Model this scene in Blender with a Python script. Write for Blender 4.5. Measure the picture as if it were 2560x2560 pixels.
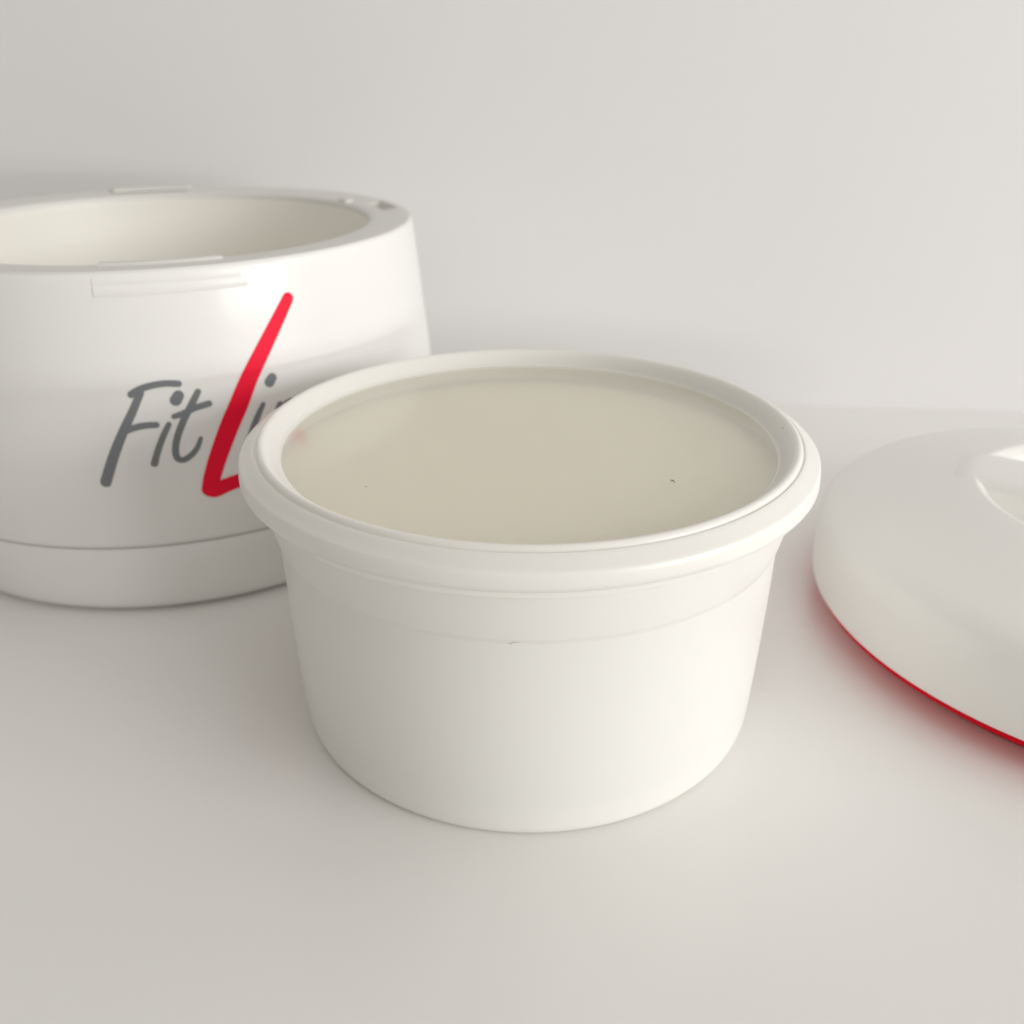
import bpy, math, random
from mathutils import Vector, Matrix

for o in list(bpy.data.objects):
    bpy.data.objects.remove(o)
random.seed(3)
SC = bpy.context.scene
COL = SC.collection
PI = math.pi

# ------------------------------------------------------------------ camera
cam_d = bpy.data.cameras.new('camera')
cam_d.sensor_width = 36.0
cam_d.lens = 36.0 * 2400 / 2560
cam_d.clip_start = 0.01
cam_d.clip_end = 50
cam_d.dof.use_dof = True
cam_d.dof.focus_distance = 0.176
cam_d.dof.aperture_fstop = 17.0
cam = bpy.data.objects.new('camera', cam_d)
cam.location = (0, 0, 0.1359)
cam.rotation_euler = (PI / 2 - 0.4499, 0, 0)
COL.objects.link(cam)
SC.camera = cam

# ------------------------------------------------------------------ light
world = bpy.data.worlds.new('World')
SC.world = world
world.use_nodes = True
bg = world.node_tree.nodes['Background']
bg.inputs['Color'].default_value = (1.0, 0.955, 0.875, 1)
bg.inputs['Strength'].default_value = 0.245


def area(name, loc, target, sx, sy, power, col):
    l = bpy.data.lights.new(name, 'AREA')
    l.shape = 'RECTANGLE'
    l.size = sx
    l.size_y = sy
    l.energy = power
    l.color = col
    o = bpy.data.objects.new(name, l)
    o.location = loc
    d = Vector(target) - Vector(loc)
    o.rotation_euler = d.to_track_quat('-Z', 'Y').to_euler()
    COL.objects.link(o)
    return o


AZ, EL, DIST = math.radians(-23), math.radians(14), 3.0
tgt = Vector((0.0, 0.24, 0.05))
kd = Vector((math.cos(AZ) * math.cos(EL), math.sin(AZ) * math.cos(EL), math.sin(EL)))
area('window_light', tgt + kd * DIST, tgt, 1.3, 0.8, 22.5, (1.0, 0.995, 0.975))
area('ceiling_fill', (0.5, -0.1, 1.7), (0.1, 0.25, 0), 1.6, 1.6, 5.2, (1.0, 0.98, 0.95))  # overhead fill lamp, added in place of ceiling bounce
area('low_fill', (1.75, -1.05, 0.08), (0.0, 0.27, 0.07), 1.1, 0.16, 10.5, (1.0, 0.99, 0.99))  # added low fill: lifts front faces, throws the canister's shade on the wall
area('high_fill', (1.65, -1.25, 0.62), (0.0, 0.27, 0.07), 1.0, 0.6, 7.5, (1.0, 0.99, 0.985))  # added fill above the low one, softens its shadow band on the wall
area('front_fill', (-0.35, -2.1, 0.95), (0.05, 0.2, 0.02), 2.2, 1.2, 4.6, (1.0, 0.96, 0.91))  # broad frontal fill, added to lift faces turned to the camera

SC.view_settings.view_transform = 'Standard'
SC.view_settings.look = 'None'
SC.view_settings.exposure = 0.23
SC.view_settings.gamma = 1.0
SC.render.engine = 'CYCLES'
SC.cycles.max_bounces = 10
SC.cycles.diffuse_bounces = 6
SC.cycles.use_denoising = True


# ------------------------------------------------------------------ materials
def mat(name, base, rough=0.4, coat=0.0, coat_rough=0.1, spec=0.5, sss=0.0, sss_r=0.002,
        var=0.02, vscale=60.0, bump=0.0, bscale=900.0, trans=0.0):
    m = bpy.data.materials.new(name)
    m.use_nodes = True
    nt = m.node_tree
    b = nt.nodes['Principled BSDF']
    tc = nt.nodes.new('ShaderNodeTexCoord')
    nz = nt.nodes.new('ShaderNodeTexNoise')
    nz.inputs['Scale'].default_value = vscale
    nz.inputs['Detail'].default_value = 4
    nt.links.new(tc.outputs['Object'], nz.inputs['Vector'])
    cr = nt.nodes.new('ShaderNodeMix')
    cr.data_type = 'RGBA'
    cr.inputs[6].default_value = tuple(c * (1 - var) for c in base) + (1,)
    cr.inputs[7].default_value = tuple(min(1, c * (1 + var)) for c in base) + (1,)
    nt.links.new(nz.outputs['Fac'], cr.inputs[0])
    nt.links.new(cr.outputs[2], b.inputs['Base Color'])
    b.inputs['Roughness'].default_value = rough
    b.inputs['Specular IOR Level'].default_value = spec
    b.inputs['Coat Weight'].default_value = coat
    b.inputs['Coat Roughness'].default_value = coat_rough
    if sss:
        b.inputs['Subsurface Weight'].default_value = sss
        b.inputs['Subsurface Radius'].default_value = (1.0, 0.92, 0.82)
        b.inputs['Subsurface Scale'].default_value = sss_r
    if bump:
        n2 = nt.nodes.new('ShaderNodeTexNoise')
        n2.inputs['Scale'].default_value = bscale
        n2.inputs['Detail'].default_value = 3
        nt.links.new(tc.outputs['Object'], n2.inputs['Vector'])
        bp = nt.nodes.new('ShaderNodeBump')
        bp.inputs['Strength'].default_value = bump
        bp.inputs['Distance'].default_value = 0.0002
        nt.links.new(n2.outputs['Fac'], bp.inputs['Height'])
        nt.links.new(bp.outputs['Normal'], b.inputs['Normal'])
    return m


M_TABLE = mat('white_laminate', (0.87, 0.858, 0.838), 0.27, spec=0.5, var=0.012, vscale=14, bump=0.10, bscale=700)
M_WALL = mat('white_wall_paint', (0.785, 0.776, 0.776), 0.7, spec=0.25, var=0.012, vscale=9, bump=0.15, bscale=300)
M_CAN = mat('glossy_white_plastic', (0.81, 0.80, 0.78), 0.40, coat=0.28, coat_rough=0.18, spec=0.35, var=0.008, vscale=30)
M_CANIN = mat('cream_liner_plastic', (0.89, 0.87, 0.82), 0.4, var=0.01, vscale=30)
M_RIM = mat('white_rim_plastic', (0.74, 0.73, 0.70), 0.4, var=0.01, vscale=40)
M_TUB = mat('white_tub_plastic', (0.83, 0.82, 0.785), 0.36, sss=0.25, sss_r=0.003, var=0.008, vscale=40, bump=0.06, bscale=500)
M_LID = mat('milky_lid_plastic', (0.855, 0.835, 0.785), 0.32, spec=0.45, sss=0.4, sss_r=0.0025, var=0.012, vscale=70, bump=0.05, bscale=500)
M_PANEL = mat('clear_milky_panel', (0.91, 0.885, 0.79), 0.26, coat=1.0, coat_rough=0.14, var=0.03, vscale=28, bump=0.10, bscale=420)


def see_through(m, amount):
    nt = m.node_tree
    b = nt.nodes['Principled BSDF']
    out = nt.nodes['Material Output']
    t = nt.nodes.new('ShaderNodeBsdfTransparent')
    t.inputs['Color'].default_value = (0.97, 0.95, 0.90, 1)
    mx = nt.nodes.new('ShaderNodeMixShader')
    mx.inputs['Fac'].default_value = amount
    nt.links.new(b.outputs[0], mx.inputs[1])
    nt.links.new(t.outputs[0], mx.inputs[2])
    nt.links.new(mx.outputs[0], out.inputs['Surface'])
    # faint finger smears change the gloss
    nz = nt.nodes.new('ShaderNodeTexNoise')
    nz.inputs['Scale'].default_value = 35
    nz.inputs['Detail'].default_value = 5
    tc = nt.nodes.new('ShaderNodeTexCoord')
    nt.links.new(tc.outputs['Object'], nz.inputs['Vector'])
    mr = nt.nodes.new('ShaderNodeMapRange')
    mr.inputs['From Min'].default_value = 0.35
    mr.inputs['From Max'].default_value = 0.65
    mr.inputs['To Min'].default_value = 0.05
    mr.inputs['To Max'].default_value = 0.17
    nt.links.new(nz.outputs['Fac'], mr.inputs['Value'])
    nt.links.new(mr.outputs['Result'], b.inputs['Coat Roughness'])


def specks(m, scale, size, col, keep):
    """Sparse dust specks: dots at the heart of a few voronoi cells."""
    nt = m.node_tree
    b = nt.nodes['Principled BSDF']
    src = b.inputs['Base Color'].links[0].from_socket
    tc = nt.nodes.new('ShaderNodeTexCoord')
    v = nt.nodes.new('ShaderNodeTexVoronoi')
    v.inputs['Scale'].default_value = scale
    nt.links.new(tc.outputs['Object'], v.inputs['Vector'])
    a = nt.nodes.new('ShaderNodeMath')
    a.operation = 'LESS_THAN'
    a.inputs[1].default_value = size
    nt.links.new(v.outputs['Distance'], a.inputs[0])
    sp = nt.nodes.new('ShaderNodeSeparateColor')
    nt.links.new(v.outputs['Color'], sp.inputs[0])
    k = nt.nodes.new('ShaderNodeMath')
    k.operation = 'LESS_THAN'
    k.inputs[1].default_value = keep
    nt.links.new(sp.outputs[0], k.inputs[0])
    mu = nt.nodes.new('ShaderNodeMath')
    mu.operation = 'MULTIPLY'
    nt.links.new(a.outputs[0], mu.inputs[0])
    nt.links.new(k.outputs[0], mu.inputs[1])
    mx = nt.nodes.new('ShaderNodeMix')
    mx.data_type = 'RGBA'
    nt.links.new(mu.outputs[0], mx.inputs[0])
    nt.links.new(src, mx.inputs[6])
    mx.inputs[7].default_value = col + (1,)
    nt.links.new(mx.outputs[2], b.inputs['Base Color'])


specks(M_PANEL, 190, 0.06, (0.5, 0.45, 0.38), 0.06)
specks(M_LID, 260, 0.07, (0.55, 0.51, 0.46), 0.08)
see_through(M_PANEL, 0.42)
M_FILL = mat('cream_powder', (0.94, 0.92, 0.79), 0.9, spec=0.1, var=0.04, vscale=120, bump=0.5, bscale=900)
M_BIGLID = mat('satin_white_plastic', (0.90, 0.89, 0.86), 0.36, coat=0.2, coat_rough=0.2, var=0.008, vscale=30)
M_RED = mat('red_seal_rubber', (0.70, 0.001, 0.015), 0.6, spec=0.1, var=0.02)
M_INK_RED = mat('red_print_ink', (0.86, 0.002, 0.035), 0.5, spec=0.2, var=0.01)
M_INK_GREY = mat('grey_print_ink', (0.19, 0.205, 0.215), 0.45, spec=0.3, var=0.03)
M_LINT = mat('dark_lint', (0.06, 0.05, 0.04), 0.9)
M_SCUFF = mat('reddish_scuff', (0.55, 0.45, 0.42), 0.9)


# ------------------------------------------------------------------ builders
def link(name, me, m, parent=None, loc=None):
    o = bpy.data.objects.new(name, me)
    COL.objects.link(o)
    me.materials.append(m)
    if parent is not None:
        o.parent = parent
    if loc is not None:
        o.location = loc
    return o


def thing(name, label, cat, loc, rz=0.0):
    o = bpy.data.objects.new(name, None)
    o.empty_display_size = 0.02
    COL.objects.link(o)
    o.location = loc
    o.rotation_euler = (0, 0, rz)
    o['label'] = label
    o['category'] = cat
    return o


def finish(me, sharp=32):
    me.validate()
    me.polygons.foreach_set('use_smooth', [True] * len(me.polygons))
    me.set_sharp_from_angle(angle=math.radians(sharp))
    me.update()


def lathe(prof, seg=256, closed=False, mod=None, sharp=32):
    """Profile [(r, z)] turned round z. r == 0 ends become a pole."""
    V, F, rows = [], [], []
    for i, (r, z) in enumerate(prof):
        if r < 1e-7:
            rows.append([len(V)])
            V.append((0, 0, z))
        else:
            row = []
            for k in range(seg):
                a = 2 * PI * k / seg
                rr, zz = (r, z) if mod is None else mod(r, z, a, i)
                row.append(len(V))
                V.append((rr * math.cos(a), rr * math.sin(a), zz))
            rows.append(row)
    n = len(rows)
    for i in range(n if closed else n - 1):
        A, B = rows[i], rows[(i + 1) % n]
        if len(A) == 1 and len(B) == 1:
            continue
        for k in range(seg):
            k2 = (k + 1) % seg
            if len(A) == 1:
                F.append((A[0], B[k2], B[k]))
            elif len(B) == 1:
                F.append((A[k], A[k2], B[0]))
            else:
                F.append((A[k], A[k2], B[k2], B[k]))
    me = bpy.data.meshes.new('lathe')
    me.from_pydata(V, [], F)
    finish(me, sharp)
    return me


def arc_block(prof, a0, a1, seg=48):
    """Closed profile [(r, z)] swept from a0 to a1 degrees, with end caps."""
    V, F = [], []
    n = len(prof)
    for k in range(seg + 1):
        a = math.radians(a0 + (a1 - a0) * k / seg)
        for r, z in prof:
            V.append((r * math.cos(a), r * math.sin(a), z))
    for k in range(seg):
        for i in range(n):
            j = (i + 1) % n
            F.append((k * n + i, (k + 1) * n + i, (k + 1) * n + j, k * n + j))
    F.append(tuple(range(n)))
    F.append(tuple(seg * n + i for i in reversed(range(n))))
    me = bpy.data.meshes.new('arc')
    me.from_pydata(V, [], F)
    import bmesh
    bm = bmesh.new()
    bm.from_mesh(me)
    bmesh.ops.recalc_face_normals(bm, faces=bm.faces)
    bm.to_mesh(me)
    bm.free()
    finish(me, 35)
    return me


def spline(pts, sub=10):
    """Catmull-Rom through tuples of any length."""
    if len(pts) < 2:
        return pts
    P = [pts[0]] + list(pts) + [pts[-1]]
    out = []
    for i in range(1, len(P) - 2):
        p0, p1, p2, p3 = P[i - 1], P[i], P[i + 1], P[i + 2]
        for s in range(sub):
            t = s / sub
            out.append(tuple(0.5 * (2 * b + (c - a) * t + (2 * a - 5 * b + 4 * c - d) * t * t
                                    + (3 * b - a - 3 * c + d) * t ** 3)
                             for a, b, c, d in zip(p0, p1, p2, p3)))
    out.append(tuple(pts[-1]))
    return out


# ------------------------------------------------------------------ setting
def sheet(name, pts, m, kind='structure', thick=0.03, nrm=(0, 0, -1)):
    n = len(pts)
    d = Vector(nrm) * thick
    V = [Vector(p) for p in pts] + [Vector(p) + d for p in pts]
    F = [tuple(range(n)), tuple(reversed(range(n, 2 * n)))]
    for i in range(n):
        j = (i + 1) % n
        F.append((i, i + n, j + n, j))
    me = bpy.data.meshes.new(name)
    me.from_pydata([tuple(v) for v in V], [], F)
    import bmesh
    bm = bmesh.new()
    bm.from_mesh(me)
    bmesh.ops.recalc_face_normals(bm, faces=bm.faces)
    bm.to_mesh(me)
    bm.free()
    o = link(name, me, m)
    o['kind'] = kind
    return o


wd = Vector((1, -0.0846, 0)).normalized()          # direction the wall runs in
wo = Vector((0.1231, 0.3896, 0))
wn = Vector((-wd.y, wd.x, 0))                      # away from the camera
wa, wb = wo - wd * 1.2, wo + wd * 1.2
tbk = wn * 0.004
TZ = Vector((0, 0, -0.0017))
sheet('tabletop', [wa + tbk + TZ, Vector((-1.2, -0.6, 0)) + TZ, Vector((1.5, -0.6, 0)) + TZ, wb + tbk + TZ], M_TABLE)
sheet('wall', [wa + Vector((0, 0, -0.1)), wb + Vector((0, 0, -0.1)), wb + Vector((0, 0, 1.1)), wa + Vector((0, 0, 1.1))],
      M_WALL, nrm=tuple(wn))

# ------------------------------------------------------------------ white tub with its lid
TUB = thing('plastic_tub', 'white plastic tub in front with a beige snap-on lid panel, closed', 'tub', (0.0035, 0.1915, 0))
body = [(0, -0.0004), (0.046, -0.0004), (0.0475, -0.0016), (0.0500, -0.0016), (0.0508, -0.0012), (0.05135, -0.0004), (0.0517, 0.0008),
        (0.0520, 0.0040), (0.0526, 0.014), (0.0533, 0.030), (0.05365, 0.0440), (0.05375, 0.0446), (0.0540, 0.0449), (0.0543, 0.0458),
        (0.0551, 0.0490), (0.0560, 0.0535), (0.0566, 0.0562), (0.0569, 0.0574),
        (0.0576, 0.0584), (0.0576, 0.0606), (0.0560, 0.0612), (0.0545, 0.0606), (0.0538, 0.0560), (0.0520, 0.0440), (0.0512, 0.006), (0.049, 0.003), (0, 0.003)]
link('tub_body', lathe(body, 320, sharp=40), M_TUB, TUB)

A0, A1 = -128.6, -58.5
lid = [(0.0588, 0.0606), (0.0592, 0.0588), (0.0596, 0.0582), (0.0600, 0.05815), (0.0602, 0.0584), (0.0602, 0.0592), (0.0601, 0.0606), (0.05995, 0.0614),
       (0.0597, 0.0617), (0.0594, 0.06185), (0.0585, 0.0625), (0.0576, 0.06315), (0.0570, 0.06355), (0.05685, 0.0636), (0.05665, 0.0634), (0.05645, 0.0634), (0.0563, 0.0638),
       (0.0561, 0.0641), (0.0558, 0.0643), (0.0554, 0.0644), (0.0549, 0.0642), (0.0544, 0.0638), (0.0538, 0.0632), (0.0532, 0.0625),
       (0.0527, 0.0619), (0.0524, 0.0614), (0.0521, 0.0611), (0.0517, 0.06095),
       (0.0517, 0.0599), (0.0526, 0.0603), (0.0534, 0.0612), (0.0542, 0.0622), (0.0549, 0.0629), (0.0557, 0.0629), (0.0563, 0.0624), (0.0574, 0.0622), (0.0582, 0.0616)]
lid_o = link('snap_lid', lathe(lid, 320, closed=True, sharp=60), M_LID, TUB)
link('lid_panel', lathe([(0, 0.0610), (0.030, 0.0609), (0.0495, 0.06085), (0.0519, 0.0608)], 256, sharp=50), M_PANEL, lid_o)
link('cream_fill', lathe([(0, 0.0572), (0.030, 0.0571), (0.048, 0.0569), (0.0536, 0.0566)], 192, sharp=50), M_FILL, TUB)
tabp = [(0.0584, 0.0590), (0.0584, 0.0570), (0.0588, 0.0567), (0.0594, 0.0567), (0.0597, 0.0570), (0.0598, 0.0582), (0.0594, 0.0588)]
link('pull_tab', arc_block(tabp, A0, A1, 80), M_LID, lid_o)

# ------------------------------------------------------------------ open canister
CAN = thing('canister', 'large open white canister with grey and red lettering, standing by the wall at the left', 'canister', (-0.1071, 0.2973, 0))
OUT = [(0.0783, 0.0192), (0.0795, 0.028), (0.0805, 0.040), (0.0808, 0.0465), (0.0803, 0.054), (0.0793, 0.0626), (0.078, 0.0776), (0.0768, 0.0886)]
outs = spline(OUT, 6)


def out_r(z):
    for (r0, z0), (r1, z1) in zip(outs, outs[1:]):
        if z0 <= z <= z1:
            return r0 + (r1 - r0) * (z - z0) / (z1 - z0)
    return outs[0][0] if z < outs[0][1] else outs[-1][0]


shell = [(0.0772, 0.0196), (0.0780, 0.01965), (0.0784, 0.0200)] + [p for p in outs if p[1] > 0.0206] + [(0.0766, 0.0892), (0.0764, 0.0894)]
link('outer_shell', lathe(shell, 320, sharp=50), M_CAN, CAN)
base = [(0, 0.001), (0.068, 0.001), (0.0700, -0.0013), (0.0728, -0.0013), (0.0750, -0.0002), (0.0763, 0.0018), (0.0772, 0.0048), (0.0776, 0.0085), (0.0780, 0.014), (0.0782, 0.0186), (0.0780, 0.0191), (0.0772, 0.0193)]
link('base_band', lathe(base, 320, sharp=50), M_CAN, CAN)


def rim_mod(r, z, a, i):
    d = math.degrees(a)
    if 18 < d < 31 and 0.0688 < r < 0.0737 and z > 0.0885:
        z -= 0.0022
    return r, z


rim = [(0.0764, 0.0890), (0.0763, 0.0895), (0.0760, 0.0898), (0.0750, 0.08985), (0.0738, 0.0898), (0.0736, 0.0898), (0.0715, 0.08965), (0.0689, 0.0894), (0.0687, 0.0894), (0.0660, 0.0892),
       (0.0643, 0.0890), (0.0637, 0.0887), (0.0634, 0.0882), (0.0633, 0.0872)]
link('rim', lathe(rim, 512, mod=rim_mod, sharp=40), M_RIM, CAN)
cup = [(0.0633, 0.0873), (0.0624, 0.070), (0.0606, 0.040), (0.0598, 0.022), (0.0580, 0.0165), (0.0540, 0.0135), (0.045, 0.0125), (0, 0.0125)]
link('inner_cup', lathe(cup, 256, sharp=60), M_CANIN, CAN)
lug = [(0.0639, 0.0885), (0.0682, 0.0890), (0.0681, 0.0898), (0.0678, 0.09005), (0.0643, 0.08985), (0.0640, 0.0896)]
link('locking_lug', arc_block(lug, -82.5, -58.0), M_RIM, CAN)
lug2 = [(0.0690, 0.0897), (0.0762, 0.0897), (0.0763, 0.0903), (0.0758, 0.0906), (0.0697, 0.0906), (0.0691, 0.0903)]
link('locking_lug', arc_block(lug2, 99.0, 120.0), M_RIM, CAN)
lug3 = [(0.0640, 0.0885), (0.0668, 0.0888), (0.0668, 0.0898), (0.0665, 0.0901), (0.0644, 0.0900), (0.0641, 0.0897)]
link('locking_lug', arc_block(lug3, 37.0, 41.5, 16), M_RIM, CAN)


def pad(z0, z1, t):
    return [(out_r(z0) - 0.001, z0), (out_r(z0) + t * 0.3, z0), (out_r(z0) + t, z0 + 0.0003), (out_r(z1) + t, z1 - 0.0003), (out_r(z1) + t * 0.3, z1), (out_r(z1) - 0.001, z1)]


link('latch_pad', arc_block(pad(0.0842, 0.0867, 0.00020), -82.0, -56.0), M_CAN, CAN)
link('latch_pad', arc_block(pad(0.0867, 0.0887, 0.00012), -82.0, -57.0), M_CAN, CAN)

STROKES = {
    'F': [[(-76.98, 61.43, 0.86), (-78.58, 57.4, 0.95), (-80.76, 52.26, 1.08), (-82.91, 46.53, 1.21), (-85.29, 39.22, 1.31)],
          [(-78.45, 61.22, 0.87), (-76.83, 62.39, 0.82), (-74.84, 63.07, 0.78), (-72.63, 63.28, 0.78), (-70.53, 62.9, 0.78)],
          [(-81.07, 51.95, 0.74), (-79.18, 52.97, 0.78), (-77.22, 53.46, 0.78), (-75.17, 53.43, 0.73)]],
    'i': [[(-71.38, 58.98, 1.38), (-70.83, 60.02, 1.29)],
          [(-73.14, 53.26, 0.64), (-74.41, 50.29, 0.73), (-75.69, 46.65, 0.77), (-76.56, 43.54, 0.86)]],
    't': [[(-67.5, 60.48, 0.73), (-68.79, 57.74, 0.82), (-70.59, 53.92, 0.82), (-71.92, 50.34, 0.82), (-72.67, 47.05, 0.81), (-72.65, 44.6, 0.81),
           (-71.76, 43.76, 0.77), (-70.41, 44.63, 0.73), (-69.12, 46.4, 0.64), (-68.26, 48.82, 0.51)],
          [(-72.07, 55.06, 0.64), (-70.41, 55.62, 0.77), (-68.35, 56.64, 0.77), (-65.98, 57.24, 0.77)]],
    'L': [[(-48.86, 79.79, 1.5), (-53.14, 72.03, 1.85), (-58.05, 62.55, 2.15), (-60.98, 55.78, 2.33), (-63.3, 50.34, 2.32), (-65.47, 44.23, 2.23),
           (-67.11, 38.61, 2.15), (-67.94, 34.75, 2.06)],
          [(-67.94, 34.75, 2.06), (-67.0, 34.25, 2.06), (-64.91, 35.08, 1.98), (-62.44, 35.83, 1.9), (-59.64, 36.6, 1.82), (-57.5, 37.2, 1.7)]],
    'i2': [[(-54.74, 60.17, 1.31), (-54.18, 61.08, 1.22)],
           [(-56.6, 54.92, 0.56), (-58.11, 51.65, 0.78), (-59.56, 47.65, 0.82), (-60.63, 43.19, 0.78)]],
    'n': [[(-53.46, 54.06, 0.79), (-54.92, 50.75, 0.83), (-56.42, 46.77, 0.82), (-57.43, 42.69, 0.78)],
          [(-55.4, 49.3, 0.6), (-53.4, 53.0, 0.75), (-51.2, 54.3, 0.78), (-50.4, 53.0, 0.8), (-51.0, 49.5, 0.82), (-52.2, 45.5, 0.8), (-52.5, 43.2, 0.75)]],
    'e': [[(-48.6, 48.6, 0.6), (-46.2, 49.8, 0.75), (-44.6, 52.2, 0.78), (-45.0, 54.2, 0.78), (-46.6, 53.8, 0.8), (-48.4, 50.8, 0.82), (-49.6, 46.8, 0.82),
           (-49.0, 43.8, 0.8), (-47.0, 43.6, 0.75), (-44.8, 46.0, 0.6)]],
}


def ribbon(pts, lift):
    """A stroke (deg, mm, half width mm) laid on the canister's wall, with round ends."""
    RS = 80.0
    sp = spline([(math.radians(a) * RS, z, w) for a, z, w in pts], 10)
    V, F = [], []

    def put(s, z):
        a, zz = s / RS, z / 1000
        r = out_r(zz) + lift
        V.append((r * math.cos(a), r * math.sin(a), zz))
        return len(V) - 1

    rows = []
    n = len(sp)
    for i, (s, z, w) in enumerate(sp):
        p, q = sp[max(0, i - 1)], sp[min(n - 1, i + 1)]
        tx, tz = q[0] - p[0], q[1] - p[1]
        L = math.hypot(tx, tz) or 1
        nx, nz = -tz / L, tx / L
        rows.append([put(s + nx * w * t, z + nz * w * t) for t in (1, 0.5, 0, -0.5, -1)])
        if i in (0, n - 1):
            sg = -1 if i == 0 else 1
            c = rows[-1][2]
            ring = [rows[-1][0]]
            for k in range(1, 12):
                a = PI * k / 12
                ring.append(put(s + w * (nx * math.cos(a) + sg * tx / L * math.sin(a)), z + w * (nz * math.cos(a) + sg * tz / L * math.sin(a))))
            ring.append(rows[-1][4])
            for u, v in zip(ring, ring[1:]):
                F.append((c, u, v) if sg < 0 else (c, v, u))
    for A, B in zip(rows, rows[1:]):
        for k in range(4):
            F.append((A[k], A[k + 1], B[k + 1], B[k]))
    return V, F


for key, strokes in STROKES.items():
    V, F = [], []
    for i, st in enumerate(strokes):
        v, f = ribbon(st, 0.00012 + 0.00004 * i)
        F += [tuple(x + len(V) for x in t) for t in f]
        V += v
    me = bpy.data.meshes.new('letter')
    me.from_pydata(V, [], F)
    import bmesh
    bm = bmesh.new()
    bm.from_mesh(me)
    for fc in bm.faces:
        fc.normal_update()
        c = fc.calc_center_median()
        if fc.normal.x * c.x + fc.normal.y * c.y < 0:
            fc.normal_flip()
    bm.to_mesh(me)
    bm.free()
    finish(me, 60)
    lo = link('printed_letter', me, M_INK_RED if key == 'L' else M_INK_GREY, CAN)
    if key == 'L':
        lo['label'] = 'tall red letter L'

# ------------------------------------------------------------------ canister lid lying on the table
LID = thing('canister_lid', 'round white canister lid with a red ring under its edge, lying at the right', 'lid', (0.1589, 0.2165, 0))
ldp = [(0.0740, 0.0080), (0.0752, 0.0062), (0.0762, 0.0055), (0.0769, 0.0056), (0.0772, 0.0061), (0.0774, 0.0080), (0.0775, 0.012), (0.0775, 0.0165), (0.0773, 0.0195),
       (0.0768, 0.0218), (0.0758, 0.0238), (0.0741, 0.0255), (0.0715, 0.0269), (0.0680, 0.0281), (0.0620, 0.0298), (0.055, 0.0316), (0.0460, 0.0336), (0.0415, 0.0344),
       (0.0402, 0.0346), (0.0393, 0.0344), (0.0383, 0.0337), (0.0374, 0.0327), (0.0367, 0.0315), (0.0362, 0.0302), (0.0360, 0.0284), (0.0347, 0.0260), (0.0320, 0.0238), (0.027, 0.0221), (0.018, 0.0213), (0, 0.0211)]
link('lid_shell', lathe(spline(ldp[:-1], 3) + [ldp[-1]], 320, sharp=60), M_BIGLID, LID)
red = [(0.0745, 0.0066), (0.0758, 0.0060), (0.0763, 0.0053), (0.07635, 0.0044), (0.0760, 0.0038), (0.0740, 0.0030), (0.0715, 0.0010), (0.0690, -0.0014), (0.0675, -0.0014), (0.066, 0.001), (0.0, 0.003)]
so = link('seal_ring', lathe(red, 256, sharp=50), M_RED, LID)
so['label'] = 'dark red ring under the lid edge'


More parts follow.
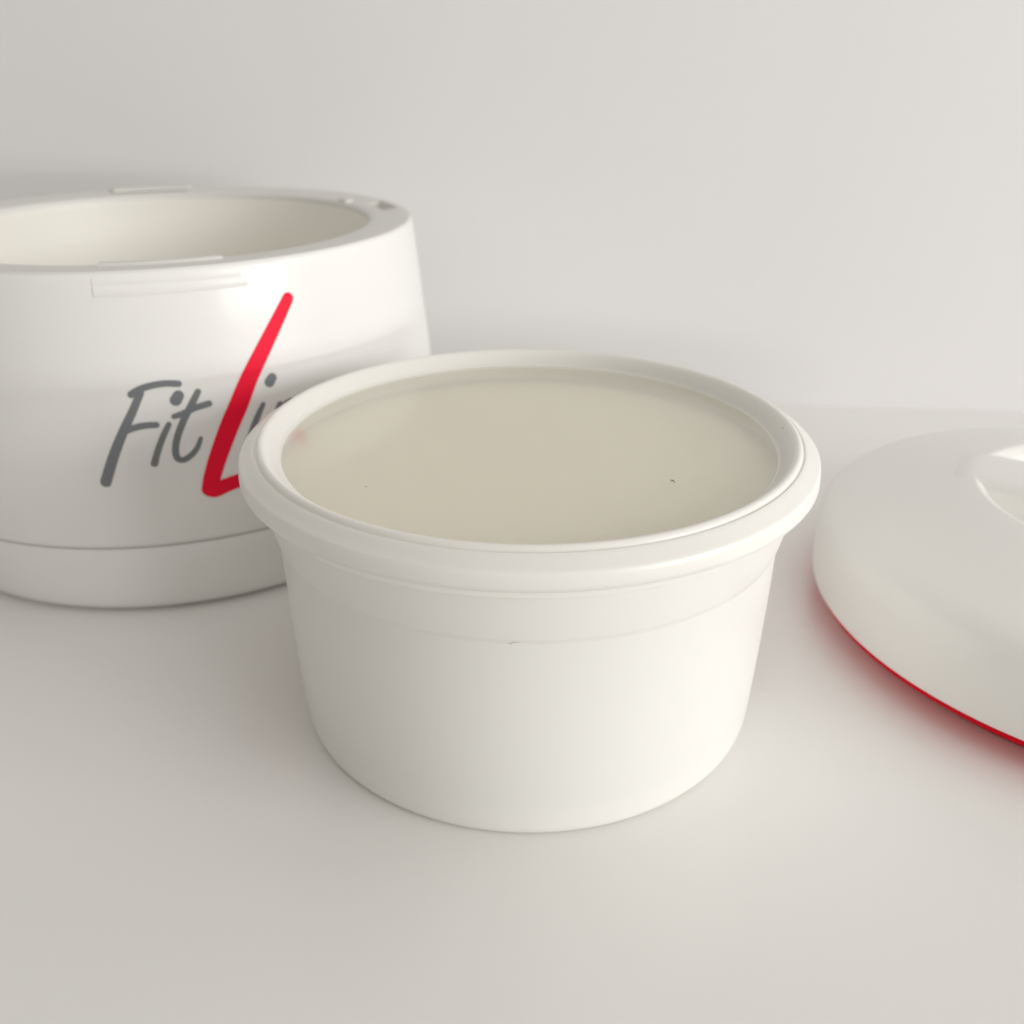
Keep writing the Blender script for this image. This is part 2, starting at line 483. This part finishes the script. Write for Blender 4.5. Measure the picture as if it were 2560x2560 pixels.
def bar_mesh():
    ax = math.radians(-34.5)
    u = Vector((math.cos(ax), math.sin(ax), 0))
    v = Vector((-math.sin(ax), math.cos(ax), 0))
    prof = [(-0.0128, 0.0205), (-0.0122, 0.0285), (-0.0118, 0.0318), (-0.0112, 0.0331), (-0.0103, 0.0338), (-0.008, 0.0342), (0, 0.0344),
            (0.008, 0.0342), (0.0103, 0.0338), (0.0112, 0.0331), (0.0118, 0.0318), (0.0122, 0.0285), (0.0128, 0.0205)]
    V, F = [], []
    n = len(prof)
    N = 48
    for k in range(N + 1):
        t = -0.0500 + 0.1000 * k / N
        for y, z in prof:
            # the bar's ends run into the round wall of the dish
            e = abs(t) / 0.0500
            V.append(tuple(u * t + v * (y * (1 + 0.04 * e ** 4)) + Vector((0, 0, z + 0.0007 - 0.0042 * max(0.0, (e - 0.80) / 0.20) ** 2 - 0.0003 * e ** 2))))
    for k in range(N):
        for i in range(n - 1):
            F.append((k * n + i, k * n + i + 1, (k + 1) * n + i + 1, (k + 1) * n + i))
    me = bpy.data.meshes.new('bar')
    me.from_pydata(V, [], F)
    import bmesh
    bm = bmesh.new()
    bm.from_mesh(me)
    bmesh.ops.recalc_face_normals(bm, faces=bm.faces)
    if sum(f.normal.z for f in bm.faces) < 0:
        bmesh.ops.reverse_faces(bm, faces=bm.faces)
    bm.to_mesh(me)
    bm.free()
    finish(me, 50)
    return me


link('grip_bar', bar_mesh(), M_BIGLID, LID)


# ------------------------------------------------------------------ lint
def fibre(name, pts, r, m, label, cat):
    c = spline([tuple(p) for p in pts], 6)
    o0 = Vector(c[0])
    V, F = [], []
    for i, p in enumerate(c):
        p = Vector(p)
        t = (Vector(c[min(len(c) - 1, i + 1)]) - Vector(c[max(0, i - 1)])).normalized()
        a = t.cross(Vector((0, 0, 1))).normalized()
        b = a.cross(t)
        for k in range(6):
            q = p - o0 + (a * math.cos(k * PI / 3) + b * math.sin(k * PI / 3)) * r
            V.append(tuple(q))
    for i in range(len(c) - 1):
        for k in range(6):
            F.append((i * 6 + k, i * 6 + (k + 1) % 6, i * 6 + 6 + (k + 1) % 6, i * 6 + 6 + k))
    F.append(tuple(reversed(range(6))))
    F.append(tuple(len(V) - 6 + k for k in range(6)))
    me = bpy.data.meshes.new(name)
    me.from_pydata(V, [], F)
    finish(me, 60)
    o = link(name, me, m, loc=o0)
    o['label'] = label
    o['category'] = cat
    return o


fibre('lint_fibre', [(0.03056, 0.16910, 0.06105), (0.0309, 0.16866, 0.06120), (0.03119, 0.16817, 0.06108)], 0.00008, M_LINT,
      'tiny dark lint fibre lying on the beige panel of the tub lid', 'lint')
fibre('lint_fibre', [(-0.00050, 0.13780, 0.04422), (0.00023, 0.13770, 0.04465), (0.00091, 0.13768, 0.04477), (0.00145, 0.13770, 0.04469)], 0.00005, M_SCUFF,
      'tiny reddish fibre stuck below the ring line on the front of the tub', 'lint')
